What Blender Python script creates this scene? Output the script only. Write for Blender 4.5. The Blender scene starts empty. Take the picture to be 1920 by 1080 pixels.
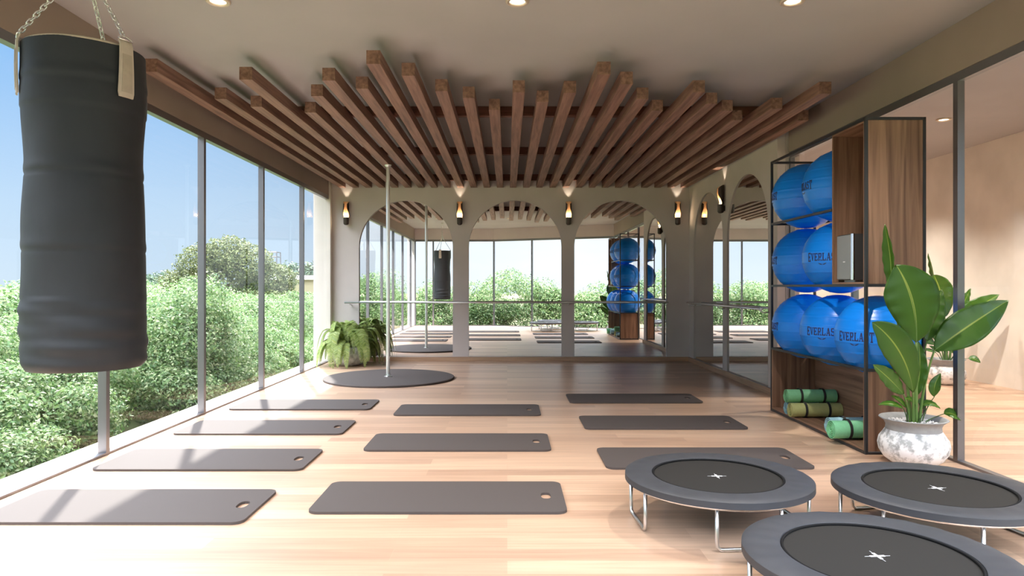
import bpy, bmesh, math, random
import numpy as np
from mathutils import Vector, Matrix

# ------------------------------------------------------------------ scene setup
S = bpy.context.scene
COL = S.collection
R = math.radians
PI = math.pi
rnd = random.Random(7)

EYE = 1.5
cam_d = bpy.data.cameras.new('camera')
cam_d.sensor_width = 36.0
cam_d.lens = 1280 / 1920 * 36.0
cam_d.shift_x = (960 - 951) / 1920
cam_d.shift_y = (538 - 540) / 1920
cam_d.clip_start = 2.4       # section camera just outside the front glazing
cam_d.clip_end = 1000
cam = bpy.data.objects.new('camera', cam_d)
cam.location = (0, 0, EYE)
cam.rotation_euler = (R(90), 0, 0)
COL.objects.link(cam)
S.camera = cam

# sky
W = bpy.data.worlds.new('sky')
S.world = W
W.use_nodes = True
nt = W.node_tree
nt.nodes.clear()
wo = nt.nodes.new('ShaderNodeOutputWorld')
wb = nt.nodes.new('ShaderNodeBackground')
tc = nt.nodes.new('ShaderNodeTexCoord')
sx = nt.nodes.new('ShaderNodeSeparateXYZ')
nt.links.new(tc.outputs['Generated'], sx.inputs[0])
rp = nt.nodes.new('ShaderNodeValToRGB')
rp.color_ramp.elements[0].position = 0.0
rp.color_ramp.elements[0].color = (.58, .71, .83, 1)
rp.color_ramp.elements[1].position = .5
rp.color_ramp.elements[1].color = (.14, .34, .72, 1)
e = rp.color_ramp.elements.new(.10); e.color = (.50, .67, .86, 1)
e = rp.color_ramp.elements.new(.27); e.color = (.27, .50, .83, 1)
nt.links.new(sx.outputs['Z'], rp.inputs[0])
mr = nt.nodes.new('ShaderNodeMapRange')           # bright haze on the side away from the sun
mr.interpolation_type = 'SMOOTHSTEP'
mr.inputs['From Min'].default_value = .15
mr.inputs['From Max'].default_value = -.95
nt.links.new(sx.outputs['Y'], mr.inputs['Value'])
nz = nt.nodes.new('ShaderNodeTexNoise')
nz.inputs['Scale'].default_value = 2.2
nz.inputs['Detail'].default_value = 5
mp = nt.nodes.new('ShaderNodeMapping'); mp.inputs['Scale'].default_value = (1, 1, 3)
nt.links.new(tc.outputs['Generated'], mp.inputs[0]); nt.links.new(mp.outputs[0], nz.inputs['Vector'])
m1 = nt.nodes.new('ShaderNodeMapRange')
m1.inputs['From Min'].default_value = .3; m1.inputs['From Max'].default_value = .62
m1.inputs['To Min'].default_value = .35; m1.inputs['To Max'].default_value = .95
nt.links.new(nz.outputs['Fac'], m1.inputs['Value'])
mm = nt.nodes.new('ShaderNodeMath'); mm.operation = 'MULTIPLY'
nt.links.new(mr.outputs[0], mm.inputs[0]); nt.links.new(m1.outputs[0], mm.inputs[1])
mx = nt.nodes.new('ShaderNodeMixRGB')
mx.inputs['Color2'].default_value = (.86, .93, 1.0, 1)
nt.links.new(mm.outputs[0], mx.inputs['Fac']); nt.links.new(rp.outputs[0], mx.inputs['Color1'])
hi = nt.nodes.new('ShaderNodeMixRGB'); hi.inputs['Color2'].default_value = (.94, .98, 1.06, 1)
hf = nt.nodes.new('ShaderNodeMapRange'); hf.inputs['From Min'].default_value = .30; hf.inputs['From Max'].default_value = .5
nt.links.new(sx.outputs['Z'], hf.inputs['Value']); nt.links.new(hf.outputs[0], hi.inputs['Fac'])
nt.links.new(mx.outputs[0], hi.inputs['Color1'])
nt.links.new(hi.outputs[0], wb.inputs['Color'])
def mrange(src, a, b, lo, hi):
    n = nt.nodes.new('ShaderNodeMapRange'); n.interpolation_type = 'SMOOTHSTEP'
    for k, v in (('From Min', a), ('From Max', b), ('To Min', lo), ('To Max', hi)): n.inputs[k].default_value = v
    nt.links.new(src, n.inputs['Value'])
    return n.outputs[0]


def madd(a, b):
    n = nt.nodes.new('ShaderNodeMath'); n.operation = 'ADD'
    nt.links.new(a, n.inputs[0]); nt.links.new(b, n.inputs[1])
    return n.outputs[0]


# sky boosted above what the windows show, added fill light for the rooms
nt.links.new(madd(mrange(sx.outputs['Z'], .30, .62, .86, 8.6), mrange(sx.outputs['Y'], -.1, -.8, 0, .12)), wb.inputs['Strength'])
nt.links.new(wb.outputs[0], wo.inputs[0])

# sun: ahead and to the left, 45 degrees up
sun_d = bpy.data.lights.new('sun', 'SUN')
sun_d.energy = 9.0
sun_d.angle = R(1.2)
sun_d.color = (1.0, .95, .88)
sun = bpy.data.objects.new('sun', sun_d)
sun.rotation_euler = Vector((-.36, .93, 1.0)).to_track_quat('Z', 'Y').to_euler()
sun.location = (-20, 40, 40)
COL.objects.link(sun)

VS = S.view_settings
VS.view_transform = 'Standard'
VS.look = 'None'
VS.gamma = 1
VS.use_curve_mapping = False
VS.exposure = 0.48
S.cycles.max_bounces = 14
S.cycles.diffuse_bounces = 8
S.cycles.glossy_bounces = 6
S.cycles.transparent_max_bounces = 24
S.cycles.sample_clamp_indirect = 6
S.cycles.caustics_reflective = False
S.cycles.caustics_refractive = False


# ------------------------------------------------------------------ materials
def new_mat(name):
    m = bpy.data.materials.new(name)
    m.use_nodes = True
    b = m.node_tree.nodes['Principled BSDF']
    return m, m.node_tree, b


def plain(name, col, rough=.5, metal=0.0, spec=.5, noise=0.0, nscale=20, bump=0.0, bscale=60, coat=0):
    m, t, b = new_mat(name)
    b.inputs['Base Color'].default_value = (*col, 1)
    b.inputs['Roughness'].default_value = rough
    b.inputs['Metallic'].default_value = metal
    b.inputs['Specular IOR Level'].default_value = spec
    if coat:
        b.inputs['Coat Weight'].default_value = coat
        b.inputs['Coat Roughness'].default_value = .08
    if noise:
        c = t.nodes.new('ShaderNodeTexCoord')
        n = t.nodes.new('ShaderNodeTexNoise'); n.inputs['Scale'].default_value = nscale; n.inputs['Detail'].default_value = 6
        t.links.new(c.outputs['Object'], n.inputs['Vector'])
        r = t.nodes.new('ShaderNodeMapRange')
        r.inputs['From Min'].default_value = .3; r.inputs['From Max'].default_value = .7
        r.inputs['To Min'].default_value = 1 - noise; r.inputs['To Max'].default_value = 1 + noise
        t.links.new(n.outputs['Fac'], r.inputs['Value'])
        h = t.nodes.new('ShaderNodeVectorMath'); h.operation = 'SCALE'
        h.inputs[0].default_value = col
        t.links.new(r.outputs[0], h.inputs['Scale'])
        t.links.new(h.outputs[0], b.inputs['Base Color'])
    if bump:
        c = t.nodes.new('ShaderNodeTexCoord')
        n = t.nodes.new('ShaderNodeTexNoise'); n.inputs['Scale'].default_value = bscale; n.inputs['Detail'].default_value = 4
        t.links.new(c.outputs['Object'], n.inputs['Vector'])
        bp = t.nodes.new('ShaderNodeBump'); bp.inputs['Strength'].default_value = bump; bp.inputs['Distance'].default_value = .01
        t.links.new(n.outputs['Fac'], bp.inputs['Height'])
        t.links.new(bp.outputs[0], b.inputs['Normal'])
    return m


def wood(name, c1, c2, scale, rough=.45, detail=6, dist=.4, coat=0):
    """streaky wood; `scale` stretches the noise, small number = grain direction"""
    m, t, b = new_mat(name)
    c = t.nodes.new('ShaderNodeTexCoord')
    p = t.nodes.new('ShaderNodeMapping'); p.inputs['Scale'].default_value = scale
    n = t.nodes.new('ShaderNodeTexNoise'); n.inputs['Scale'].default_value = 1; n.inputs['Detail'].default_value = detail
    n.inputs['Distortion'].default_value = dist
    oi = t.nodes.new('ShaderNodeObjectInfo')
    ad = t.nodes.new('ShaderNodeVectorMath'); ad.operation = 'ADD'
    sc = t.nodes.new('ShaderNodeVectorMath'); sc.operation = 'SCALE'; sc.inputs[0].default_value = (13, 7, 9)
    t.links.new(oi.outputs['Random'], sc.inputs['Scale'])
    t.links.new(c.outputs['Object'], p.inputs[0]); t.links.new(p.outputs[0], ad.inputs[0]); t.links.new(sc.outputs[0], ad.inputs[1])
    t.links.new(ad.outputs[0], n.inputs['Vector'])
    r = t.nodes.new('ShaderNodeValToRGB')
    r.color_ramp.elements[0].position = .32; r.color_ramp.elements[0].color = (*c1, 1)
    r.color_ramp.elements[1].position = .66; r.color_ramp.elements[1].color = (*c2, 1)
    t.links.new(n.outputs['Fac'], r.inputs[0])
    t.links.new(r.outputs[0], b.inputs['Base Color'])
    b.inputs['Roughness'].default_value = rough
    if coat:
        b.inputs['Coat Weight'].default_value = coat; b.inputs['Coat Roughness'].default_value = .2
    return m


def plank_floor():
    m, t, b = new_mat('oak planks')
    c = t.nodes.new('ShaderNodeTexCoord')
    br = t.nodes.new('ShaderNodeTexBrick')
    br.offset = .37; br.offset_frequency = 2
    br.inputs['Scale'].default_value = 1
    br.inputs['Brick Width'].default_value = 1.75
    br.inputs['Row Height'].default_value = .17
    br.inputs['Mortar Size'].default_value = .0012
    br.inputs['Mortar Smooth'].default_value = .3
    br.inputs['Bias'].default_value = 0
    br.inputs['Color1'].default_value = (0, 0, 0, 1)
    br.inputs['Color2'].default_value = (1, 1, 1, 1)
    br.inputs['Mortar'].default_value = (.35, .35, .35, 1)
    t.links.new(c.outputs['Object'], br.inputs['Vector'])
    r = t.nodes.new('ShaderNodeValToRGB')
    r.color_ramp.elements[0].color = (.44, .28, .195, 1)
    r.color_ramp.elements[1].color = (.64, .44, .312, 1)
    e = r.color_ramp.elements.new(.5); e.color = (.54, .358, .25, 1)
    t.links.new(br.outputs['Color'], r.inputs[0])
    p = t.nodes.new('ShaderNodeMapping'); p.inputs['Scale'].default_value = (1.3, 26, 1)
    n = t.nodes.new('ShaderNodeTexNoise'); n.inputs['Scale'].default_value = 1; n.inputs['Detail'].default_value = 7; n.inputs['Distortion'].default_value = .6
    t.links.new(c.outputs['Object'], p.inputs[0]); t.links.new(p.outputs[0], n.inputs['Vector'])
    k = t.nodes.new('ShaderNodeMapRange')
    k.inputs['From Min'].default_value = .3; k.inputs['From Max'].default_value = .7
    k.inputs['To Min'].default_value = .86; k.inputs['To Max'].default_value = 1.10
    t.links.new(n.outputs['Fac'], k.inputs['Value'])
    s = t.nodes.new('ShaderNodeVectorMath'); s.operation = 'SCALE'
    t.links.new(r.outputs[0], s.inputs[0]); t.links.new(k.outputs[0], s.inputs['Scale'])
    t.links.new(s.outputs[0], b.inputs['Base Color'])
    b.inputs['Roughness'].default_value = .36
    b.inputs['Specular IOR Level'].default_value = .55
    bp = t.nodes.new('ShaderNodeBump'); bp.inputs['Strength'].default_value = .06; bp.inputs['Distance'].default_value = .004
    t.links.new(n.outputs['Fac'], bp.inputs['Height']); t.links.new(bp.outputs[0], b.inputs['Normal'])
    return m


def glass_mat():
    m = bpy.data.materials.new('clear glass')
    m.use_nodes = True
    t = m.node_tree; t.nodes.clear()
    o = t.nodes.new('ShaderNodeOutputMaterial')
    tr = t.nodes.new('ShaderNodeBsdfTransparent'); tr.inputs[0].default_value = (.985, .99, .99, 1)
    gl = t.nodes.new('ShaderNodeBsdfGlossy'); gl.inputs['Roughness'].default_value = 0.0
    fr = t.nodes.new('ShaderNodeFresnel'); fr.inputs[0].default_value = 1.3
    geo = t.nodes.new('ShaderNodeNewGeometry')
    mi = t.nodes.new('ShaderNodeMixShader')
    # only the front faces reflect, so a ray meets one clean reflection per side
    sub = t.nodes.new('ShaderNodeMath'); sub.operation = 'SUBTRACT'; sub.inputs[0].default_value = 1
    t.links.new(geo.outputs['Backfacing'], sub.inputs[1])
    mu = t.nodes.new('ShaderNodeMath'); mu.operation = 'MULTIPLY'
    t.links.new(fr.outputs[0], mu.inputs[0]); t.links.new(sub.outputs[0], mu.inputs[1])
    t.links.new(mu.outputs[0], mi.inputs[0]); t.links.new(tr.outputs[0], mi.inputs[1]); t.links.new(gl.outputs[0], mi.inputs[2])
    t.links.new(mi.outputs[0], o.inputs[0])
    return m


def emit(name, col, strength):
    m = bpy.data.materials.new(name)
    m.use_nodes = True
    t = m.node_tree
    b = t.nodes['Principled BSDF']
    b.inputs['Base Color'].default_value = (*col, 1)
    b.inputs['Emission Color'].default_value = (*col, 1)
    b.inputs['Emission Strength'].default_value = strength
    return m


def leaf_mat(name, cols, transl=.35, rough=.55, spec=.3):
    """foliage: each leaf (mesh island) gets its own tint from the ramp"""
    m = bpy.data.materials.new(name)
    m.use_nodes = True
    t = m.node_tree
    b = t.nodes['Principled BSDF']; o = t.nodes['Material Output']
    g = t.nodes.new('ShaderNodeNewGeometry')
    r = t.nodes.new('ShaderNodeValToRGB')
    els = r.color_ramp.elements
    for i, cc in enumerate(cols):
        q = i / (len(cols) - 1)
        if i == 0: el = els[0]
        elif i == len(cols) - 1: el = els[len(els) - 1]
        else: el = els.new(q)
        el.position = q; el.color = (*cc, 1)
    t.links.new(g.outputs['Random Per Island'], r.inputs[0])
    t.links.new(r.outputs[0], b.inputs['Base Color'])
    b.inputs['Roughness'].default_value = rough
    b.inputs['Specular IOR Level'].default_value = spec
    tl = t.nodes.new('ShaderNodeBsdfTranslucent')
    t.links.new(r.outputs[0], tl.inputs[0])
    mi = t.nodes.new('ShaderNodeMixShader'); mi.inputs[0].default_value = transl
    t.links.new(b.outputs[0], mi.inputs[1]); t.links.new(tl.outputs[0], mi.inputs[2])
    t.links.new(mi.outputs[0], o.inputs[0])
    return m


def rib_leaf_mat(name, dark, light, rib, transl=.2):
    m = bpy.data.materials.new(name)
    m.use_nodes = True
    t = m.node_tree
    b = t.nodes['Principled BSDF']; o = t.nodes['Material Output']
    a = t.nodes.new('ShaderNodeAttribute'); a.attribute_name = 'across'
    r = t.nodes.new('ShaderNodeValToRGB')
    els = r.color_ramp.elements
    els[0].position = 0; els[0].color = (*rib, 1)
    els[1].position = 1; els[1].color = (*dark, 1)
    el = els.new(.028); el.color = (*rib, 1)
    el = els.new(.055); el.color = (*light, 1)
    t.links.new(a.outputs['Fac'], r.inputs[0])
    t.links.new(r.outputs[0], b.inputs['Base Color'])
    b.inputs['Roughness'].default_value = .38
    tl = t.nodes.new('ShaderNodeBsdfTranslucent')
    t.links.new(r.outputs[0], tl.inputs[0])
    mi = t.nodes.new('ShaderNodeMixShader'); mi.inputs[0].default_value = transl
    t.links.new(b.outputs[0], mi.inputs[1]); t.links.new(tl.outputs[0], mi.inputs[2])
    t.links.new(mi.outputs[0], o.inputs[0])
    return m


def mottled(name, c1, c2, scale, rough=.8, lo=.42, hi=.6):
    m, t, b = new_mat(name)
    c = t.nodes.new('ShaderNodeTexCoord')
    n = t.nodes.new('ShaderNodeTexNoise'); n.inputs['Scale'].default_value = scale; n.inputs['Detail'].default_value = 9
    n.inputs['Roughness'].default_value = .65
    t.links.new(c.outputs['Object'], n.inputs['Vector'])
    r = t.nodes.new('ShaderNodeValToRGB')
    r.color_ramp.elements[0].position = lo; r.color_ramp.elements[0].color = (*c1, 1)
    r.color_ramp.elements[1].position = hi; r.color_ramp.elements[1].color = (*c2, 1)
    t.links.new(n.outputs['Fac'], r.inputs[0]); t.links.new(r.outputs[0], b.inputs['Base Color'])
    b.inputs['Roughness'].default_value = rough
    bp = t.nodes.new('ShaderNodeBump'); bp.inputs['Strength'].default_value = .3; bp.inputs['Distance'].default_value = .01
    t.links.new(n.outputs['Fac'], bp.inputs['Height']); t.links.new(bp.outputs[0], b.inputs['Normal'])
    return m


M = dict(
    floor=plank_floor(),
    plaster=plain('grey beige plaster', (.58, .53, .52), .85, noise=.06, nscale=1.3, bump=.08, bscale=25),
    header=plain('darker header plaster', (.31, .25, .222), .85, noise=.05, nscale=1.3),  # darker and browner than the wall plaster
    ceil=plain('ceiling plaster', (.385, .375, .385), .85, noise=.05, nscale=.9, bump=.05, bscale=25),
    cream=plain('cream plaster', (.70, .65, .59), .8, noise=.10, nscale=1.6, bump=.08, bscale=20),
    white=plain('pale limewash', (.72, .67, .62), .8, noise=.04, nscale=3),
    ledge=plain('pale stone ledge', (.74, .68, .62), .7, noise=.05, nscale=4),
    base=wood('pale wood skirting', (.38, .23, .15), (.50, .33, .22), (1.5, 1.5, 30)),
    beam=wood('reddish beam wood', (.135, .066, .048), (.29, .160, .122), (26, 1.4, 26), .6),
    railw=wood('dark reddish rail wood', (.10, .035, .02), (.18, .07, .045), (1.4, 26, 26), .6),
    walnut=wood('walnut', (.13, .065, .040), (.35, .205, .135), (17, 17, .8), .45, detail=5, dist=.6),
    walnuth=wood('walnut across', (.14, .070, .043), (.36, .21, .14), (17, .8, 17), .45, detail=5, dist=.6),
    metal=plain('dark window frame', (.085, .085, .10), .35, .6),
    mull=plain('grey mullion', (.21, .205, .225), .32, .7),
    blackm=plain('black shelf frame', (.045, .046, .052), .4, .5),
    glass=glass_mat(),
    mirror=plain('mirror', (.93, .93, .93), .0, 1.0),
    chrome=plain('chrome', (.82, .82, .84), .12, 1.0),
    steel=plain('brushed steel', (.72, .71, .72), .28, 1.0),
    polem=plain('bright pole', (.88, .88, .90), .3, .75),
    chain=plain('galvanised chain', (.85, .82, .81), .25, .9),
    bag=plain('black canvas', (.015, .017, .021), .6, noise=.12, nscale=6, bump=.25, bscale=8),
    bagseam=plain('black seam', (.012, .012, .014), .7),
    beige=plain('beige leather', (.52, .44, .37), .6, noise=.06, nscale=30),
    beige2=plain('beige leather patch', (.42, .35, .28), .65, noise=.06, nscale=30),
    mat=plain('charcoal mat foam', (.090, .076, .073), .68, spec=.22, bump=.05, bscale=400),
    blackrope=plain('black edging', (.006, .006, .007), .8, spec=.2),
    pad=plain('slate vinyl pad', (.040, .043, .052), .55, noise=.10, nscale=6, bump=.12, bscale=7),
    net=plain('black jumping mat', (.018, .017, .016), .75, spec=.3),
    whitep=plain('white print', (.85, .86, .9), .5),
    ball=plain('blue vinyl', (.004, .255, 1.0), .30, spec=.45),
    navy=plain('navy print', (.018, .022, .13), .5),
    bronze=plain('dark bronze', (.06, .045, .04), .45, .6),
    copper=plain('copper brown shell', (.50, .33, .20), .45, .2),
    bulb=emit('warm bulb', (1.0, .74, .42), 1.6),
    lens=emit('lamp lens', (1.0, .86, .62), 6),
    lensring=plain('downlight trim', (.62, .52, .42), .35, .5),
    concrete=mottled('mottled whitewashed concrete', (.36, .38, .40), (.84, .86, .90), 11, lo=.40, hi=.52),
    concrim=plain('grey concrete rim', (.31, .32, .33), .8, noise=.1, nscale=20),
    greyconc=mottled('pale grey concrete', (.45, .46, .49), (.70, .71, .74), 14),
    soil=plain('soil', (.05, .035, .025), .9),
    pebble=plain('white pebbles', (.62, .61, .62), .7, noise=.3, nscale=30),
    banana=rib_leaf_mat('banana leaf', (.040, .120, .008), (.065, .170, .012), (.36, .46, .08)),
    stem=plain('green stalk', (.12, .22, .05), .45),
    stemd=plain('dark green stalk', (.05, .10, .03), .45),
    frond=leaf_mat('fern green', [(.20, .29, .08), (.42, .52, .15), (.33, .45, .20), (.58, .64, .28)], .4),
    spk=plain('silver speaker grille', (.35, .35, .36), .35, .7, bump=.1, bscale=500),
    spkd=plain('dark speaker side', (.07, .07, .075), .45, .3),
    rg=plain('green mat foam', (.20, .52, .28), .6, noise=.05, nscale=50),
    ry=plain('olive yellow mat foam', (.46, .48, .20), .6, noise=.05, nscale=50),
    rb=plain('pale blue mat foam', (.34, .60, .70), .6, noise=.05, nscale=50),
    rm=plain('mint mat foam', (.27, .74, .42), .6, noise=.05, nscale=50),
    strap=plain('black elastic', (.02, .02, .02), .7),
    ground=mottled('earth and grass', (.13, .09, .05), (.12, .16, .05), .6),
    grass=plain('meadow', (.20, .22, .08), .9, noise=.2, nscale=.2),
    roof=plain('white roof', (.75, .76, .76), .6),
    tanw=plain('tan wall', (.30, .27, .17), .9),
    bark=plain('bark', (.10, .07, .05), .9),
    hedge=leaf_mat('hedge leaves', [(.04, .085, .025), (.11, .20, .07), (.20, .31, .11), (.14, .25, .13), (.40, .45, .27), (.17, .27, .09)], .35),
    treel=leaf_mat('olive tree leaves', [(.04, .065, .018), (.11, .14, .045), (.20, .22, .09), (.09, .12, .04), (.30, .32, .17)], .25),
    farl=leaf_mat('distant trees', [(.08, .13, .09), (.13, .18, .11)], .2),
)


# ------------------------------------------------------------------ helpers
def link(name, me, mat=None, parent=None, loc=None):
    o = bpy.data.objects.new(name, me)
    COL.objects.link(o)
    if mat is not None and me is not None and hasattr(me, 'materials') and len(me.materials) == 0:
        me.materials.append(mat)
    if parent is not None:
        o.parent = parent
    if loc is not None:
        o.location = loc
    return o


def obj(name, bm, mat, parent=None, loc=None, smooth=False, angle=None):
    me = bpy.data.meshes.new(name)
    bmesh.ops.recalc_face_normals(bm, faces=bm.faces)
    bm.to_mesh(me); bm.free()
    if smooth:
        me.polygons.foreach_set('use_smooth', [True] * len(me.polygons))
        if angle is not None:
            me.set_sharp_from_angle(angle=R(angle))
    return link(name, me, mat, parent, loc)


def tag(o, label=None, cat=None, group=None, kind=None):
    if label: o['label'] = label
    if cat: o['category'] = cat
    if group: o['group'] = group
    if kind: o['kind'] = kind
    return o


def thing(name, label, cat, loc=(0, 0, 0), rz=0, group=None):
    o = bpy.data.objects.new(name, None)
    o.empty_display_size = .1
    COL.objects.link(o)
    o.location = loc
    o.rotation_euler = (0, 0, rz)
    return tag(o, label, cat, group)


def dup(src, loc, rz=0, label=None, group=None, scale=None):
    r = src.copy(); COL.objects.link(r)
    r.location = loc; r.rotation_euler = (0, 0, rz)
    if scale: r.scale = (scale,) * 3
    if label: r['label'] = label
    if group: r['group'] = group
    for ch in list(src.children):
        c = ch.copy(); COL.objects.link(c); c.parent = r
        for g in list(ch.children):
            d = g.copy(); COL.objects.link(d); d.parent = c
    return r


def struct(name, bm, mat, label=None, parent=None, **k):
    o = obj(name, bm, mat, parent, **k)
    if parent is None:
        o['kind'] = 'structure'
        if label: o['label'] = label
    return o


def box(bm, x0, x1, y0, y1, z0, z1):
    v = [bm.verts.new(p) for p in ((x0, y0, z0), (x1, y0, z0), (x1, y1, z0), (x0, y1, z0),
                                   (x0, y0, z1), (x1, y0, z1), (x1, y1, z1), (x0, y1, z1))]
    for f in ((0, 3, 2, 1), (4, 5, 6, 7), (0, 1, 5, 4), (1, 2, 6, 5), (2, 3, 7, 6), (3, 0, 4, 7)):
        bm.faces.new([v[i] for i in f])
    return bm


def bx(*a):
    return box(bmesh.new(), *a)


def bbox(x0, x1, y0, y1, z0, z1, bev=.003, seg=2):
    bm = bx(x0, x1, y0, y1, z0, z1)
    bmesh.ops.bevel(bm, geom=bm.edges[:], offset=bev, segments=seg, affect='EDGES', profile=.6)
    return bm


def lathe(bm, prof, n=48, cx=0, cy=0, cap0=True, cap1=True):
    """prof: list of (r, z)"""
    rings = []
    for r, z in prof:
        rings.append([bm.verts.new((cx + r * math.cos(2 * PI * i / n), cy + r * math.sin(2 * PI * i / n), z)) for i in range(n)])
    for a, b in zip(rings, rings[1:]):
        for i in range(n):
            j = (i + 1) % n
            bm.faces.new((a[i], a[j], b[j], b[i]))
    if cap0: bm.faces.new(rings[0][::-1])
    if cap1: bm.faces.new(rings[-1])
    return bm


def tube(bm, pts, r, n=10, closed=False, caps=True):
    """pts: list of Vectors; r: radius or list of radii"""
    pts = [Vector(p) for p in pts]
    m = len(pts)
    rr = r if isinstance(r, (list, tuple)) else [r] * m
    rings = []
    up = None
    for i, p in enumerate(pts):
        if closed:
            t = (pts[(i + 1) % m] - pts[i - 1]).normalized()
        else:
            t = (pts[min(i + 1, m - 1)] - pts[max(i - 1, 0)]).normalized()
        if up is None:
            up = Vector((0, 0, 1)) if abs(t.z) < .9 else Vector((1, 0, 0))
        a = t.cross(up)
        if a.length < 1e-5: a = t.orthogonal()
        a.normalize()
        b = a.cross(t).normalized()
        up = b
        rings.append([bm.verts.new(p + rr[i] * (math.cos(2 * PI * k / n) * a + math.sin(2 * PI * k / n) * b)) for k in range(n)])
    for i in range(m if closed else m - 1):
        A, B = rings[i], rings[(i + 1) % m]
        for k in range(n):
            j = (k + 1) % n
            bm.faces.new((A[k], A[j], B[j], B[k]))
    if caps and not closed:
        bm.faces.new(rings[0][::-1]); bm.faces.new(rings[-1])
    return bm


def plate(loops, axis, lo, hi):
    """flat sheet with holes: loops of 2-D points, extruded between lo and hi along `axis`"""
    bm = bmesh.new()

    def P(u, v, w):
        return {'z': (u, v, w), 'y': (u, w, v), 'x': (w, u, v)}[axis]
    edges = []
    for lp in loops:
        vs = [bm.verts.new(P(u, v, lo)) for u, v in lp]
        for i in range(len(vs)):
            edges.append(bm.edges.new((vs[i], vs[(i + 1) % len(vs)])))
    bmesh.ops.triangle_fill(bm, use_beauty=True, use_dissolve=False, edges=edges)
    faces = bm.faces[:]
    ex = bmesh.ops.extrude_face_region(bm, geom=faces)
    d = hi - lo
    vec = {'z': (0, 0, d), 'y': (0, d, 0), 'x': (d, 0, 0)}[axis]
    bmesh.ops.translate(bm, vec=vec, verts=[g for g in ex['geom'] if isinstance(g, bmesh.types.BMVert)])
    return bm


def rrect(x0, x1, y0, y1, r, n=8):
    out = []
    for cx, cy, a0 in ((x1 - r, y1 - r, 0), (x0 + r, y1 - r, 90), (x0 + r, y0 + r, 180), (x1 - r, y0 + r, 270)):
        for i in range(n + 1):
            a = R(a0 + 90 * i / n)
            out.append((cx + r * math.cos(a), cy + r * math.sin(a)))
    return out


def arch_loop(c, r, ztop, z0, n=40):
    zs = ztop - r
    pts = [(c + r, z0)]
    for i in range(n + 1):
        a = PI * i / n
        pts.append((c + r * math.cos(a), zs + r * math.sin(a)))
    pts.append((c - r, z0))
    return pts


def ordinal(n):
    return ['first', 'second', 'third', 'fourth', 'fifth', 'sixth', 'seventh', 'eighth', 'ninth', 'tenth', 'eleventh',
            'twelfth', 'thirteenth', 'fourteenth'][n]


# ------------------------------------------------------------------ the setting
XL, XG, XR, YB = -3.60, 3.84, 3.68, 13.8      # left glass line, right glass line, arch wall face, back wall
ZC, ZH = 3.75, 3.33
XN = 7.45                                      # far wall of the next room
F0 = (-3.60, 1.30); F1 = (-.51, 1.30); F2 = (3.84, 3.20); F3 = (7.45, 3.20)

# floor (both rooms), footprint follows the bent front glazing
foot = [(-3.62, 1.26), (-.50, 1.26), (3.86, 3.16), (7.5, 3.16), (7.5, 14.0), (-3.62, 14.0)]
struct('floor', plate([foot], 'z', -.12, 0), M['floor'], 'pale oak plank floor')
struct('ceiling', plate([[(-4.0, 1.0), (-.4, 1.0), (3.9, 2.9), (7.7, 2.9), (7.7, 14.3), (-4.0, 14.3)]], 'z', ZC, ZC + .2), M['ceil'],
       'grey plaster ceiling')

# back wall with three arched recesses
ARC = [(-2.048, .948), (.162, .940), (2.294, .936)]
ATOP = 3.246
bm = plate([[(-3.95, 0), (7.6, 0), (7.6, ZC), (-3.95, ZC)]], 'y', YB + .115, YB + .4)
struct('wall_back', bm, M['plaster'], 'grey beige plaster wall behind the mirrors')
ZB = .088


def arch_sheet(x0, x1, arcs, axis, lo, hi):
    # outline that runs down and around every arch (arches open at the skirting line)
    pts = [(x0, 0)]
    pts.append((x0, ZC)); pts.append((x1, ZC)); pts.append((x1, 0))
    holes = [arch_loop(c, r, top, ZB) for c, r, top in arcs]
    return plate([pts] + holes, axis, lo, hi)


struct('wall_back_arches', arch_sheet(-3.60, XR + .01, [(c, r, ATOP) for c, r in ARC], 'y', YB, YB + .11), M['plaster'],
       'plaster wall with three arched openings')
RARC = [(12.56, .90), (10.53, .90)]
struct('wall_right', arch_sheet(9.30, YB, [(c, r, 3.23) for c, r in RARC], 'x', XR, XR + .11), M['plaster'],
       'plaster wall with two arched openings')
struct('wall_right_core', bx(XR + .115, XR + .30, 9.30, YB + .1, 0, ZC), M['plaster'], 'plaster core of the right wall')
# left pier and corner posts
struct('trim_1', bx(-3.86, -3.54, 13.66, YB + .3, -.1, ZC - .001), M['white'], 'pale pier at the end of the left windows')
struct('trim_2', bx(-3.86, -3.56, 1.05, 1.28, -.1, ZC - .001), M['white'], 'pale corner post of the glazing')
# headers over the glass
struct('wall_left', bx(-3.68, -3.57, 1.0, 13.66, ZH, ZC - .001), M['header'], 'darker header above the left windows')
struct('wall_right_header', bx(XG - .01, XG + .2, 3.0, 9.29, ZH, ZC - .001), M['header'], 'darker header above the glass partition')


def slab(p, q, t, z0, z1):
    p = Vector((*p, 0)); q = Vector((*q, 0))
    n = (q - p).normalized().cross(Vector((0, 0, 1))) * t
    bm = bmesh.new()
    v = [bm.verts.new((a.x, a.y, z)) for z in (z0, z1) for a in (p, q, q + n, p + n)]
    for f in ((0, 3, 2, 1), (4, 5, 6, 7), (0, 1, 5, 4), (1, 2, 6, 5), (2, 3, 7, 6), (3, 0, 4, 7)):
        bm.faces.new([v[i] for i in f])
    return bm


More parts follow.
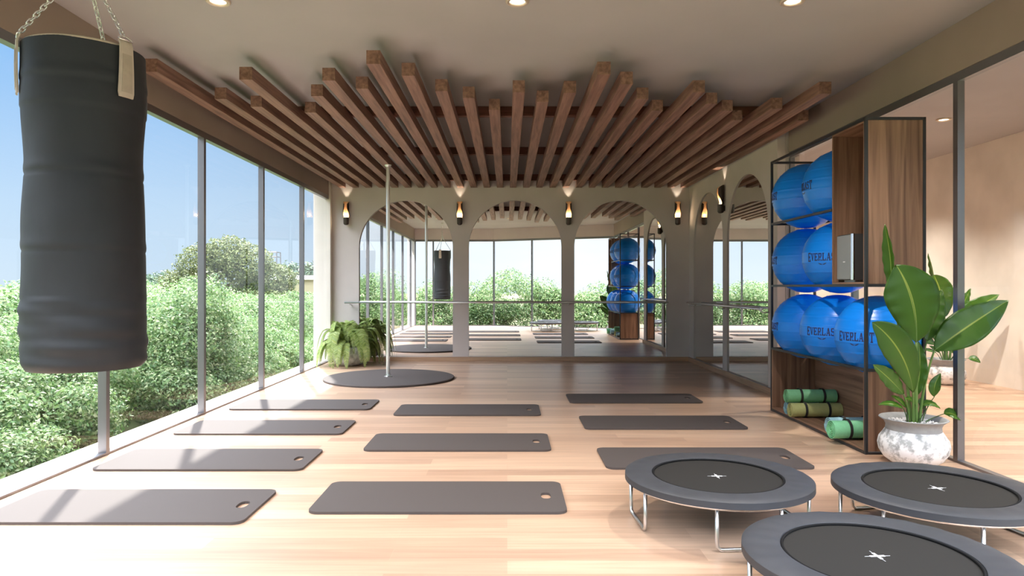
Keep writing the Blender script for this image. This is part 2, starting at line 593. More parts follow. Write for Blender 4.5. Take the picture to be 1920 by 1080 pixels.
struct('wall_front', slab((-3.57, 1.32), (-.52, 1.32), .3, ZH, ZC - .002), M['plaster'], 'plaster header above the front windows')
struct('wall_front_bend', slab((-.52, 1.32), (3.84, 3.22), .3, ZH, ZC - .002), M['plaster'], 'plaster header above the angled front windows')
struct('wall_front_next_room', slab((4.05, 3.22), (7.45, 3.22), .3, ZH, ZC - .002), M['cream'], 'header over the next room window')
struct('wall_next_room', bx(XN, XN + .2, 2.9, 14.3, 0, ZC - .001), M['cream'], 'cream plaster wall of the next room')
struct('wall_next_room_back', bx(XR + .301, XN, YB - .2, YB + .114, 0, ZC - .001), M['cream'], 'cream end wall of the next room')
# skirting
struct('baseboard_back', bbox(-3.53, XR - .03, YB - .03, YB + .0, 0, ZB, .004), M['base'], 'pale wood skirting under the arches')
struct('baseboard_right', bbox(XR - .035, XR, 9.29, YB - .03, 0, ZB, .004), M['base'], 'pale wood skirting on the right wall')
# stone ledge outside the left glass and front glass
struct('trim_3', bbox(-3.97, -3.64, .9, 14.3, -.14, -.005, .01), M['ledge'], 'pale ledge outside the left windows')
struct('trim_4', slab((-3.9, 1.24), (-.49, 1.24), .3, -.14, -.006), M['ledge'], 'pale ledge outside the front windows')
struct('trim_5', slab((-.49, 1.24), (3.9, 3.15), .3, -.14, -.006), M['ledge'], 'pale ledge outside the angled windows')

win_n = [0]


def window(p, q, label, mull_first=True, mull_last=False, mw=.055, md=.075, top=ZH, inward=1):
    """one bay of glazing from p to q: rails and one mullion as the frame mesh, the pane as its child"""
    win_n[0] += 1
    a = Vector((p[0], p[1], 0)); b = Vector((q[0], q[1], 0))
    L = (b - a).length
    ang = math.atan2(b.y - a.y, b.x - a.x)
    bm = bmesh.new()
    box(bm, 0, L, -md / 2, md / 2, top - .075, top)
    box(bm, 0, L, -md / 2, md / 2, 0, .02)
    if mull_first: box(bm, -mw / 2, mw / 2, -md / 2, md / 2, .02, top - .075)
    if mull_last: box(bm, L - mw / 2, L + mw / 2, -md / 2, md / 2, .02, top - .075)
    o = struct('window_%d' % win_n[0], bm, M['mull'], label)
    o.location = a; o.rotation_euler = (0, 0, ang)
    obj('pane', bx(.001, L - .001, -.005, .005, .015, top - .07), M['glass'], o)
    return o


ys = [1.32, 2.19, 4.15, 6.11, 8.07, 10.03, 12.0, 13.66]
for i in range(len(ys) - 1):
    window((-3.61, ys[i]), (-3.61, ys[i + 1]), 'floor to ceiling window bay on the left, %s from the front corner' % ordinal(i), i > 0)
xs = [-3.56, -2.86, -1.68, -.51]
for i in range(3):
    window((xs[i], 1.28), (xs[i + 1], 1.28), 'front window bay, %s from the left corner' % ordinal(i), True)
fa, fb = Vector((-.51, 1.28)), Vector((3.84, 3.18))
for i in range(3):
    p = fa.lerp(fb, i / 3); q = fa.lerp(fb, (i + 1) / 3)
    window(p, q, 'angled front window bay, %s from the bend' % ordinal(i), True, i == 2)
gy = [3.2, 4.05, 5.85, 7.6, 9.285]
for i in range(4):
    o = window((XG + .03, gy[i]), (XG + .03, gy[i + 1]), 'glass partition bay on the right, %s from the front' % ordinal(i), i > 0, i == 3, mw=.06, md=.06)
window((3.95, 3.18), (5.7, 3.18), 'front window bay of the next room beside the partition', True)
window((5.7, 3.18), (7.44, 3.18), 'front window bay of the next room by the cream wall', True)

# ------------------------------------------------------------------ mirrors
MN = ['tall arched mirror left of centre behind the pole', 'tall arched mirror in the centre of the back wall',
      'tall arched mirror on the back wall nearest the right corner']
for i, (c, r) in enumerate(ARC):
    lp = arch_loop(c, r - .001, ATOP - .001, ZB)
    t = obj('arched_mirror', plate([lp], 'y', YB + .05, YB + .109), M['mirror'])
    tag(t, MN[i], 'mirror', 'arched mirrors')
for i, (c, r) in enumerate(RARC):
    lp = arch_loop(c, r - .001, 3.229, ZB)
    t = obj('arched_mirror', plate([lp], 'x', XR + .018, XR + .109), M['mirror'])
    tag(t, ['arched mirror on the right wall next to the back corner', 'arched mirror on the right wall beside the ball shelf'][i],
        'mirror', 'arched mirrors')

# ------------------------------------------------------------------ ceiling beams
ZBB, ZBT = 3.505, 3.63
ends = [(284, 134.7), (410, 185.7), (478.5, 200.3), (464, 149.3), (580.5, 211.2), (595, 180.3), (618, 151), (680.5, 166.4),
        (703, 120), (768.5, 142), (830, 171), (880, 184), (927.7, 205.8), (973.9, 173), (1017.7, 191), (1070.8, 174),
        (1134.8, 140), (1177, 157.7), (1205, 185.7), (1232, 207.6), (1309, 173), (1335.7, 194.8), (1362, 207.6),
        (1383.6, 225.8), (1457.8, 204), (1546.7, 175.5), (1508.5, 225.8)]
bx0 = -3.325
for k, (px, py) in enumerate(ends):
    yf = 1280 * (ZBB - EYE) / (538 - py)
    xc = bx0 + k * (3.565 + 3.325) / 26
    h = .063
    o = obj('ceiling_beam', bbox(-h, h, yf, YB - .002, ZBB, ZBT, .004), M['beam'], loc=(xc, 0, 0))
    if k < 13: w = '%s from the left windows' % ordinal(k)
    elif k == 13: w = 'the middle one of the row'
    else: w = '%s from the right wall' % ordinal(26 - k)
    tag(o, 'reddish brown wooden ceiling beam, ' + w, 'beam', 'ceiling beams')
for k, (yy, w) in enumerate(((8.5, 'nearest the front ends of the beams'), (10.98, 'halfway along the beams'), (13.62, 'close to the arch wall'))):
    o = obj('cross_rail', bbox(-3.5, 3.62, yy, yy + .09, ZBT + .001, ZC - .001, .004), M['railw'])
    tag(o, 'dark wooden cross rail above the ceiling beams, ' + w, 'rail', 'cross rails above the beams')


# ------------------------------------------------------------------ lamps
def lamp(kind, name, loc, energy, col, parent=None, **k):
    d = bpy.data.lights.new(name, kind)
    d.energy = energy; d.color = col
    for a, b in k.items(): setattr(d, a, b)
    o = bpy.data.objects.new(name, d)
    COL.objects.link(o)
    o.location = loc
    if parent: o.parent = parent
    return o


def downlight(x, y, label, power=200):
    t = thing('recessed_downlight', label, 'ceiling light', (x, y, ZC), group='recessed downlights')
    bm = lathe(bmesh.new(), [(.062, -.002), (.062, -.016), (.085, -.020), (.094, -.012), (.094, -.0015)], 40, cap0=False, cap1=False)
    obj('trim_ring', bm, M['lensring'], t, smooth=True)
    obj('lens', lathe(bmesh.new(), [(.0615, -.006), (.0615, -.002)], 32), M['lens'], t)
    lamp('SPOT', 'downlight_lamp', (0, 0, -.03), power, (1.0, .91, .80), t, spot_size=R(120), spot_blend=.8, shadow_soft_size=.06)
    return t


downlight(-2.27, 5.36, 'recessed round downlight above the punching bag side')
downlight(.08, 5.36, 'recessed round downlight at the middle of the ceiling front')
downlight(2.24, 5.36, 'recessed round downlight on the right of the main ceiling')
downlight(5.85, 9.15, 'recessed round downlight in the next room seen over the shelf', 480)
downlight(5.85, 12.0, 'added fill downlight at the back of the next room, hidden behind the shelf', 480)  # added lamp the shelf hides, brightens the next room
downlight(5.85, 6.0, 'added fill downlight at the front of the next room, out of view', 480)  # added lamp outside the frame, lifts the next room's light


def shell_sconce():
    t = thing('wall_sconce', '', 'wall lamp', (0, 0, 0), group='copper wall sconces')
    # local: wall plane at y = 0, the lamp stands towards -y, z = 0 at the bottom
    rc = .052
    cy = -.072
    obj('cup', lathe(bmesh.new(), [(.018, 0), (.040, .008), (.052, .03), (.053, .15), (.045, .152), (.044, .14)], 28, 0, cy, cap1=True), M['bronze'], t, smooth=True, angle=40)
    obj('wall_bracket', bbox(-.022, .022, cy + .03, -.001, .04, .13, .003), M['bronze'], t)
    # half shell: closed at the wall side, opening narrows at mid height
    for nm, mat, dr in (('outer_shell', M['bronze'], .0045), ('inner_shell', M['copper'], 0)):
        bm = bmesh.new()
        rows = []
        nz_, na = 24, 26
        for i in range(nz_ + 1):
            s = i / nz_
            q_ = min(1, s / .75)
            op = 96 - 68 * q_ * q_ * (3 - 2 * q_)               # half opening angle towards the room
            rr = rc + .004 * math.sin(PI * s) + dr
            row = []
            for j in range(na + 1):
                a = R(-90 + op + (360 - 2 * op) * j / na)
                fr_ = (1 - math.sin(a)) / 2                      # 1 at the front edge, 0 at the wall
                z = .148 + .33 * s * (1 - .20 * fr_ * fr_)
                row.append(bm.verts.new((rr * math.cos(a), cy + rr * math.sin(a), z)))
            rows.append(row)
        for a, b in zip(rows, rows[1:]):
            for j in range(na):
                bm.faces.new((a[j], a[j + 1], b[j + 1], b[j]))
        obj(nm, bm, mat, t, smooth=True)
    obj('bulb', lathe(bmesh.new(), [(.026, .1525), (.028, .158), (.022, .168), (.003, .174)], 20, 0, cy), M['bulb'], t, smooth=True)
    lamp('POINT', 'sconce_lamp', (0, cy, .20), 2.0, (1.0, .74, .45), t, shadow_soft_size=.02)
    up = lamp('SPOT', 'uplight_lamp', (0, cy, .44), 6, (1.0, .84, .62), t, spot_size=R(54), spot_blend=.35, shadow_soft_size=.015)
    up.rotation_euler = (R(180), 0, 0)
    return t


sc0 = shell_sconce()
ZS = 2.745
spots = [((-3.24, YB, ZS), 0, 'glowing copper wall sconce between the left pier and the pole mirror'),
         ((-.955, YB, ZS), 0, 'glowing copper wall sconce between the pole mirror and the centre mirror'),
         ((1.235, YB, ZS), 0, 'glowing copper wall sconce just right of the centre mirror'),
         ((3.43, YB, ZS), 0, 'glowing copper wall sconce on the back wall next to the right corner'),
         ((XR, 11.545, ZS), -90, 'glowing copper wall sconce seen from the side between the two right wall mirrors')]
for i, (l, a, lab) in enumerate(spots):
    if i == 0:
        sc0.location = l; sc0['label'] = lab
    else:
        dup(sc0, l, R(a), lab)

# ------------------------------------------------------------------ ballet barres
t = thing('ballet_barre', 'long steel ballet barre across the back wall mirrors', 'barre', (0, 0, 0), group='ballet barres')
ZR = 1.19
obj('rail', tube(bmesh.new(), [(-3.25, YB - .16, ZR), (3.22, YB - .16, ZR)], .019, 16), M['steel'], t, smooth=True)
for x in (-3.15, -.94, 1.23, 3.16 + .14):
    x = min(x, 3.2)
    bm = tube(bmesh.new(), [(x, YB - .001, ZR - .05), (x, YB - .10, ZR - .05), (x, YB - .16, ZR - .018)], .009, 10)
    lathe_bm = bm
    obj('bracket', lathe_bm, M['steel'], t, smooth=True)
t = thing('ballet_barre', 'shorter steel ballet barre along the right wall mirrors', 'barre', (0, 0, 0), group='ballet barres')
obj('rail', tube(bmesh.new(), [(XR - .13, 9.55, ZR), (XR - .13, 13.45, ZR)], .019, 16), M['steel'], t, smooth=True)
bm = bmesh.new(); bmesh.ops.create_icosphere(bm, subdivisions=3, radius=.027, matrix=Matrix.Translation((XR - .13, 9.55, ZR)))
tag(obj('end_cap', bm, M['whitep'], t, smooth=True), 'white ball end cap')
for y in (9.60, 11.545, 13.42 + .1):
    y = min(y, 13.44)
    if y == 13.44: y = 13.42
    bm = tube(bmesh.new(), [(XR - .001, y, ZR - .05), (XR - .09, y, ZR - .05), (XR - .13, y, ZR - .018)], .009, 10)
    obj('bracket', bm, M['steel'], t, smooth=True)

# ------------------------------------------------------------------ dance pole and its round mat
PX, PY = -1.955, 11.2
bm = lathe(bmesh.new(), [(1.045, 0.0), (1.055, .006), (1.055, .026), (1.045, .032)], 96)
o = obj('round_mat', bm, M['mat'], loc=(PX + .03, PY - .03, 0), smooth=True, angle=30)
tag(o, 'large round charcoal mat under the dance pole', 'mat')
t = thing('dance_pole', 'polished vertical dance pole standing on the round mat', 'pole', (PX, PY, .032))
obj('pole_tube', lathe(bmesh.new(), [(.031, 0), (.031, 3.505 - .034)], 28), M['polem'], t, smooth=True, angle=40)
obj('base_flange', lathe(bmesh.new(), [(.065, 0), (.065, .006), (.040, .012), (.036, .04), (.0315, .04)], 28, cap1=False), M['steel'], t, smooth=True, angle=40)
obj('top_flange', lathe(bmesh.new(), [(.0315, 3.505 - .07), (.038, 3.505 - .07), (.056, 3.505 - .045), (.056, 3.505 - .034)], 28, cap0=False), M['steel'], t, smooth=True, angle=40)


# ------------------------------------------------------------------ yoga mats
def yoga(L, Wd):
    hole = []
    cx, cy, a, b = L - .125, Wd / 2, .036, .070
    for i in range(32):
        q = 2 * PI * i / 32
        c, s = math.cos(q), math.sin(q)
        hole.append((cx + a * math.copysign(abs(c) ** .75, c), cy + b * math.copysign(abs(s) ** .75, s)))
    return plate([rrect(0, L, 0, Wd, .07), hole], 'z', .001, .018)


mats = [(-3.40, 4.30, 'left window column, nearest'), (-3.40, 5.55, 'left window column, second from the front'),
        (-3.40, 6.90, 'left window column, third from the front'), (-3.40, 8.29, 'left window column, farthest back'),
        (-1.325, 4.50, 'middle column, nearest'), (-1.32, 6.21, 'middle column, second from the front'), (-1.33, 7.92, 'middle column, farthest back'),
        (.82, 5.60, 'right column, partly behind the trampoline'), (.82, 7.16, 'right column, second from the front'), (.81, 8.78, 'right column, farthest back')]
y0 = None
for x, y, w in mats:
    if y0 is None:
        y0 = obj('exercise_mat', yoga(1.725, .705), M['mat'])
        o = y0
    else:
        o = y0.copy(); COL.objects.link(o)
    o.location = (x, y, 0)
    tag(o, 'flat charcoal exercise mat with hand hole, ' + w, 'exercise mat', 'exercise mats laid on the floor')


# ------------------------------------------------------------------ trampolines
def trampoline():
    t = thing('mini_trampoline', '', 'trampoline', group='round mini trampolines')
    H, Ro, Ri = .30, .58, .405
    # pad ring: rounded skirt
    bm = bmesh.new()
    prof = [(Ri, H - .012), (Ri + .004, H - .002), (Ri + .03, H + .0025), (Ro - .06, H + .002), (Ro - .010, H - .001), (Ro, H - .007),
            (Ro + .001, H - .044), (Ro - .005, H - .045), (Ro - .03, H - .03), (Ri + .01, H - .022)]
    n = 96
    rings = [[bm.verts.new((r * math.cos(2 * PI * i / n), r * math.sin(2 * PI * i / n), z + (.0015 * math.sin(i * 1.7) if 2 <= k <= 4 else 0))) for i in range(n)] for k, (r, z) in enumerate(prof)]
    for k in range(len(prof)):
        A, B = rings[k], rings[(k + 1) % len(prof)]
        for i in range(n):
            j = (i + 1) % n
            bm.faces.new((A[i], A[j], B[j], B[i]))
    obj('pad_cover', bm, M['pad'], t, smooth=True, angle=50)
    ring = [(math.cos(2 * PI * i / n) * (Ri - .005), math.sin(2 * PI * i / n) * (Ri - .005), H - .0085) for i in range(n)]
    obj('mat_edging', tube(bmesh.new(), ring, .0065, 8, closed=True), M['blackrope'], t, smooth=True)
    jm = obj('jumping_mat', lathe(bmesh.new(), [(Ri - .004, H - .018), (Ri - .004, H - .014)], 72), M['net'], t)
    bm = bmesh.new()
    for a in (0, 90):
        for (l, w_) in ((.034, .0065), (.060, .0008)):
            g = bx(-l, l, -w_, w_, H - .0138, H - (.0124 if w_ > .002 else .0130))
            bmesh.ops.rotate(g, verts=g.verts[:], cent=(0, 0, 0), matrix=Matrix.Rotation(R(a), 3, 'Z'))
            me = bpy.data.meshes.new('tmp'); g.to_mesh(me); g.free(); bm.from_mesh(me); bpy.data.meshes.remove(me)
    tag(obj('centre_mark', bm, M['whitep'], jm), 'white cross at the centre')
    ring = [(math.cos(2 * PI * i / n) * (Ro - .035), math.sin(2 * PI * i / n) * (Ro - .035), H - .050) for i in range(n)]
    obj('frame_ring', tube(bmesh.new(), ring, .014, 10, closed=True), M['chrome'], t, smooth=True)
    for c in (183, 273, 3, 93):
        ps = []
        rl = Ro - .035
        for a, s in ((c - 20, 0), (c + 20, 1)):
            p = Vector((math.cos(R(a)) * rl, math.sin(R(a)) * rl, 0))
            ps.append(p)
        z1, zf = H - .055, .012
        d = (ps[1] - ps[0]).normalized()
        pts = [ps[0] + Vector((0, 0, z1)), ps[0] + Vector((0, 0, .06)), ps[0] + Vector((0, 0, .03)) + d * .004, ps[0] + d * .022 + Vector((0, 0, zf)),
               ps[1] - d * .022 + Vector((0, 0, zf)), ps[1] + Vector((0, 0, .03)) - d * .004, ps[1] + Vector((0, 0, .06)), ps[1] + Vector((0, 0, z1))]
        lg = obj('leg', tube(bmesh.new(), pts, .0115, 10), M['steel'], t, smooth=True)
    return t


tr = trampoline()
tr.location = (1.345, 4.38, 0); tr['label'] = 'round grey mini trampoline standing left of the other two'
tr.rotation_euler = (0, 0, R(0))
dup(tr, (2.593, 4.118, 0), R(7), 'round grey mini trampoline nearest the potted banana plant')
dup(tr, (1.669, 3.078, 0), R(4), 'round grey mini trampoline nearest the viewer, cut by the bottom edge')

# ------------------------------------------------------------------ punching bag
BX, BY, BZ0, BZ1 = -2.285, 3.70, 1.064, 2.765
t = thing('punching_bag', 'heavy black cylindrical punching bag hanging on three chains', 'punching bag', (BX, BY, BZ0))
bm = bmesh.new()
nA, nZ = 96, 120
Hh = BZ1 - BZ0
rows = []
rn = np.random.RandomState(3)
for i in range(nZ + 1):
    s = i / nZ
    z = s * Hh
    r = .288 + .006 * math.sin(s * PI * 2.1 + .3) + .004 * math.sin(s * 17)
    if s > .80: r += .004 - .05 * (s - .80) * .5
    for g in (.170, .365, .60, .88):              # sewn seams
        r -= .0035 * math.exp(-((s - g) / .0045) ** 2)
        r += .003 * math.exp(-((s - g - .02) / .014) ** 2)
    if s < .17:
        r += .004 * math.sin(s * 110) * math.exp(-((s - .09) / .05) ** 2)
    if s < .02: r -= .02 * (1 - s / .02)
    row = []
    for j in range(nA):
        a = 2 * PI * j / nA
        w = 0
        if s < .22: w = .006 * math.sin(3 * a + s * 30) * math.sin(s * 60)
        else: w = .0035 * math.sin(2 * a + s * 7) + .0015 * math.sin(5 * a - s * 23)
        row.append(bm.verts.new(((r + w) * math.cos(a), (r + w) * math.sin(a), z)))
    rows.append(row)
for A, B in zip(rows, rows[1:]):
    for j in range(nA):
        k = (j + 1) % nA
        bm.faces.new((A[j], A[k], B[k], B[j]))
bm.faces.new(rows[0][::-1]); bm.faces.new(rows[-1])
bag_top_r = .279
obj('bag_body', bm, M['bag'], t, smooth=True, angle=60)
ring = [(bag_top_r * math.cos(2 * PI * i / 72), bag_top_r * math.sin(2 * PI * i / 72), Hh) for i in range(72)]
tag(obj('rim_piping', tube(bmesh.new(), ring, .007, 8, closed=True), M['beige2'], t, smooth=True), 'brown leather piping on the top rim')
APEX = Vector((0, 0, 3.255 - BZ0))


def link_mesh(bm, p, d, roll, L=.034, wd=.011, r=.0038):
    d = d.normalized()
    a = d.orthogonal().normalized()
    b = d.cross(a)
    s = math.cos(roll) * a + math.sin(roll) * b
    pts = []
    for i in range(16):
        q = 2 * PI * i / 16
        c, sn = math.cos(q), math.sin(q)
        pts.append(p + d * (L / 2 - wd + 0) * (1 if c > 0 else -1) * (1 if abs(c) > 1e-6 else 0) + d * wd * c + s * wd * sn)
    tube(bm, pts, r, 6, closed=True)


for q in (-21.5, 98.5, 218.5):
    ca, sa = math.cos(R(q)), math.sin(R(q))
    n_ = Vector((ca, sa, 0)); tn = Vector((-sa, ca, 0))
    # strap: a tapered tongue of leather that stands off the canvas, folded over the ring at the top
    bm = bmesh.new()
    prof = []
    for i in range(13):
        s = i / 12
        z = Hh + .030 - s * .30
        hw = .036 + .010 * s
        off = .300 + .004 * math.sin(s * PI) - (.010 if i == 0 else 0)
        prof.append((z, hw, off))
    prof[-1] = (prof[-1][0], prof[-1][1] - .006, prof[-1][2])
    inner, outer = [], []
    for z, hw, off in prof:
        for lst, o_ in ((inner, 0), (outer, .009)):
            lst.append([bm.verts.new(n_ * (off + o_ - .5 * (u * hw) ** 2 / .29) + tn * u * hw + Vector((0, 0, z))) for u in (-1, -.5, 0, .5, 1)])
    for lst in (inner, outer):
        for A, B in zip(lst, lst[1:]):
            for j in range(4): bm.faces.new((A[j], A[j + 1], B[j + 1], B[j]))
    for A, B in ((inner[0], outer[0]), (inner[-1], outer[-1])):
        for j in range(4): bm.faces.new((A[j], A[j + 1], B[j + 1], B[j]))
    for k in (0, 4):
        for i in range(12): bm.faces.new((inner[i][k], inner[i + 1][k], outer[i + 1][k], outer[i][k]))
    sp = obj('strap', bm, M['beige'], t, smooth=True, angle=50)
    tag(sp, 'beige leather hanging strap')
    bm = bmesh.new()
    pp = []
    for (z, hw, off) in prof[3:12]:
        pp.append([bm.verts.new(n_ * (off + .0095 + o_ - .5 * (u * hw * .7) ** 2 / .29) + tn * u * hw * .70 + Vector((0, 0, z))) for o_ in (0, .002) for u in (-1, -.5, 0, .5, 1)])
    for A, B in zip(pp, pp[1:]):
        for j in (5, 6, 7, 8): bm.faces.new((A[j], A[j + 1], B[j + 1], B[j]))
        bm.faces.new((A[0], B[0], B[5], A[5])); bm.faces.new((A[4], A[9], B[9], B[4]))
    for A in (pp[0], pp[-1]):
        for j in range(4): bm.faces.new((A[j], A[j + 1], A[j + 6], A[j + 5]))
    obj('stitched_patch', bm, M['beige2'], sp, smooth=True, angle=40)
    rc_ = n_ * .303 + Vector((0, 0, Hh + .030))
    ringp = [rc_ + tn * -.040, rc_ + tn * .040, rc_ + tn * .040 + Vector((0, 0, .006)) - n_ * .004, rc_ + tn * .012 + Vector((0, 0, .024)) - n_ * .016,
             rc_ - tn * .012 + Vector((0, 0, .024)) - n_ * .016, rc_ - tn * .040 + Vector((0, 0, .006)) - n_ * .004]
    obj('d_ring', tube(bmesh.new(), ringp, .0045, 8, closed=True), M['chain'], t, smooth=True)
    st = rc_ + Vector((0, 0, .024)) - n_ * .016
    d = APEX - st
    bm = bmesh.new()
    L = d.length
    nl = int(L / .0265)
    for i in range(nl):
        link_mesh(bm, st + d * ((i + .5) / nl), d, (i % 2) * PI / 2 + .4, L=.036, wd=.0105, r=.0036)
    obj('chain', bm, M['chain'], t, smooth=True)
bm = lathe(bmesh.new(), [(.012, 0), (.028, .006), (.028, .03), (.012, .04), (.009, .05)], 20)
bmesh.ops.translate(bm, verts=bm.verts[:], vec=APEX - Vector((0, 0, .01)))
obj('swivel', bm, M['chain'], t, smooth=True, angle=40)
bm = bmesh.new()
za = APEX.z + .035
zt = ZC - BZ0
for i in range(13):
    link_mesh(bm, Vector((0, 0, za + (zt - .02 - za) * (i + .5) / 13)), Vector((0, 0, 1)), (i % 2) * PI / 2, L=.047, wd=.012, r=.004)
obj('hanging_chain', bm, M['chain'], t, smooth=True)
obj('ceiling_plate', lathe(bmesh.new(), [(.01, zt - .03), (.012, zt - .012), (.05, zt - .010), (.05, zt - .001)], 24), M['chain'], t, smooth=True, angle=40)

# ------------------------------------------------------------------ shelf unit
SX0, SX1, SY0, SY1, SZ = 3.20, 3.745, 6.10, 8.30, 3.02
fr = .026
t = thing('storage_shelf', 'tall walnut and black steel shelf unit holding the blue balls', 'shelf unit', (3.47, 7.2, 0))
O = Vector((-3.47, -7.2, 0))


def part(name, a, mat, parent=t, bev=.002, label=None):
    o = obj(name, bbox(a[0] + O.x, a[1] + O.x, a[2] + O.y, a[3] + O.y, a[4], a[5], bev, 1), mat, parent)
    if label: tag(o, label)
    return o


for x in (SX0, SX1 - fr):
    for y in (SY0, SY1 - fr):
        part('post', (x, x + fr, y, y + fr, 0, SZ), M['blackm'])
BYU = 6.735      # far side of the upper box
levels = [0.0, .742, 1.50, SZ - fr]
for z in levels:
    for x in (SX0, SX1 - fr):
        part('rail', (x, x + fr, SY0 + fr, SY1 - fr, z, z + fr), M['blackm'])
    for y in (SY0, SY1 - fr):
        part('rail', (SX0 + fr, SX1 - fr, y, y + fr, z, z + fr), M['blackm'])
for x in (SX0, SX1 - fr):
    part('rail', (x, x + fr, BYU, SY1 - fr, 2.247, 2.247 + fr), M['blackm'])
part('rail', (SX0 + fr, SX1 - fr, SY1 - fr, SY1, 2.247, 2.247 + fr), M['blackm'])
# lower open cabinet
w_ = .018
cab = part('lower_cabinet', (SX0 + .004, SX1 - .004, SY0 + fr, SY1 - fr, fr, fr + w_), M['walnuth'], label='walnut base with open front')
part('side_panel', (SX0 + .006, SX1 - .006, SY1 - fr - w_, SY1 - fr - .0005, fr + w_, .742), M['walnut'])
part('side_panel', (SX0 + fr, SX1 - .006, SY0 + .006, SY0 + fr - .002, fr, .742), M['walnut'])
part('side_panel', (SX0 + .004, SX1 - .006, SY0 + fr, SY0 + fr + w_, fr + w_, .742), M['walnut'])
part('back_panel', (SX1 - .004 - w_, SX1 - .004, SY0 + fr + w_, SY1 - fr - w_, fr + w_, .742), M['walnuth'])
# upper box with the speaker
z0u = 1.50 + fr
part('upper_box_floor', (SX0 + .004, SX1 - .004, SY0 + fr, BYU, z0u, z0u + w_), M['walnuth'])
part('upper_box_top', (SX0 + .004, SX1 - .004, SY0 + fr, BYU, SZ - fr - w_, SZ - fr - .0005), M['walnuth'])
part('upper_box_side', (SX0 + .004, SX1 - .004, BYU - w_, BYU, z0u + w_, SZ - fr - w_), M['walnut'])
part('upper_box_side', (SX0 + .004, SX1 - .004, SY0 + fr, SY0 + fr + w_, z0u + w_, SZ - fr - w_), M['walnut'])
part('upper_box_back', (SX1 - .004 - w_, SX1 - .004, SY0 + fr + w_, BYU - w_, z0u + w_, SZ - fr - w_), M['walnut'])
part('end_panel', (SX0 + fr, SX1 - fr, SY0 + .006, SY0 + fr - .002, z0u, SZ - fr), M['walnut'])

# speaker inside the upper box
sp = thing('loudspeaker', 'silver and dark box loudspeaker inside the upper walnut compartment', 'speaker', (3.362, 6.535, z0u + w_))
obj('cabinet', plate([rrect(-.13, .135, -.145, .145, .022, 8)], 'z', .022, .455), M['spkd'], sp, smooth=True, angle=30)
obj('foot', plate([rrect(-.09, .09, -.10, .10, .01, 3)], 'z', 0, .022), M['spk'], sp)
obj('grille', bbox(-.137, -.1305, -.118, .140, .03, .448, .002), M['spk'], sp)
obj('edge_trim', tube(bmesh.new(), [(-.118, -.130, .024), (-.118, -.130, .456)], .0185, 20), M['chrome'], sp, smooth=True, angle=40)
obj('badge', bbox(-.1385, -.1372, -.020, .020, .19, .20, .0004, 1), M['whitep'], sp)

# ------------------------------------------------------------------ exercise balls
RB = .372
GLY = {  # stroke quads in a 0..1 x 0..1 cell, tall slab letters
    'E': [(.08, 0, .34, 1), (.0, 0, .98, .13), (.0, .87, .95, 1), (.34, .44, .72, .57), (.82, .0, .98, .28), (.80, .74, .95, 1), (.62, .36, .74, .65)],
    'L': [(.10, 0, .36, 1), (.0, .89, .48, 1), (.0, 0, .98, .13), (.82, 0, .98, .32)],
    'T': [(.37, 0, .63, 1), (.0, .87, 1, 1), (.24, 0, .76, .11), (.0, .68, .14, 1), (.86, .68, 1, 1)],
    'R': [(.08, 0, .34, 1), (.0, .0, .42, .11), (.0, .87, .8, 1), (.68, .54, .92, .95), (.3, .43, .82, .55), 's', (.45, .48, .70, .48, .72, 0, 1.0, 0), (.62, 0, 1.04, .1)],
    'A': ['s', (.42, 1, .58, 1, .22, 0, .06, 0), 's', (.40, 1, .66, 1, 1.0, 0, .72, 0), (.28, .28, .76, .39), (-.04, 0, .30, .1), (.62, 0, 1.06, .1)],
    'V': ['s', (.06, 1, .32, 1, .60, 0, .44, 0), 's', (.80, 1, .96, 1, .60, 0, .46, 0), (-.06, .9, .40, 1), (.66, .9, 1.06, 1)],
    'S': [(.05, .55, .30, .92), (.12, .87, .85, 1), (.76, .72, .90, .98), (.12, .46, .86, .60), (.68, .10, .94, .52), (.12, 0, .86, .13), (.06, .02, .22, .30)],
}


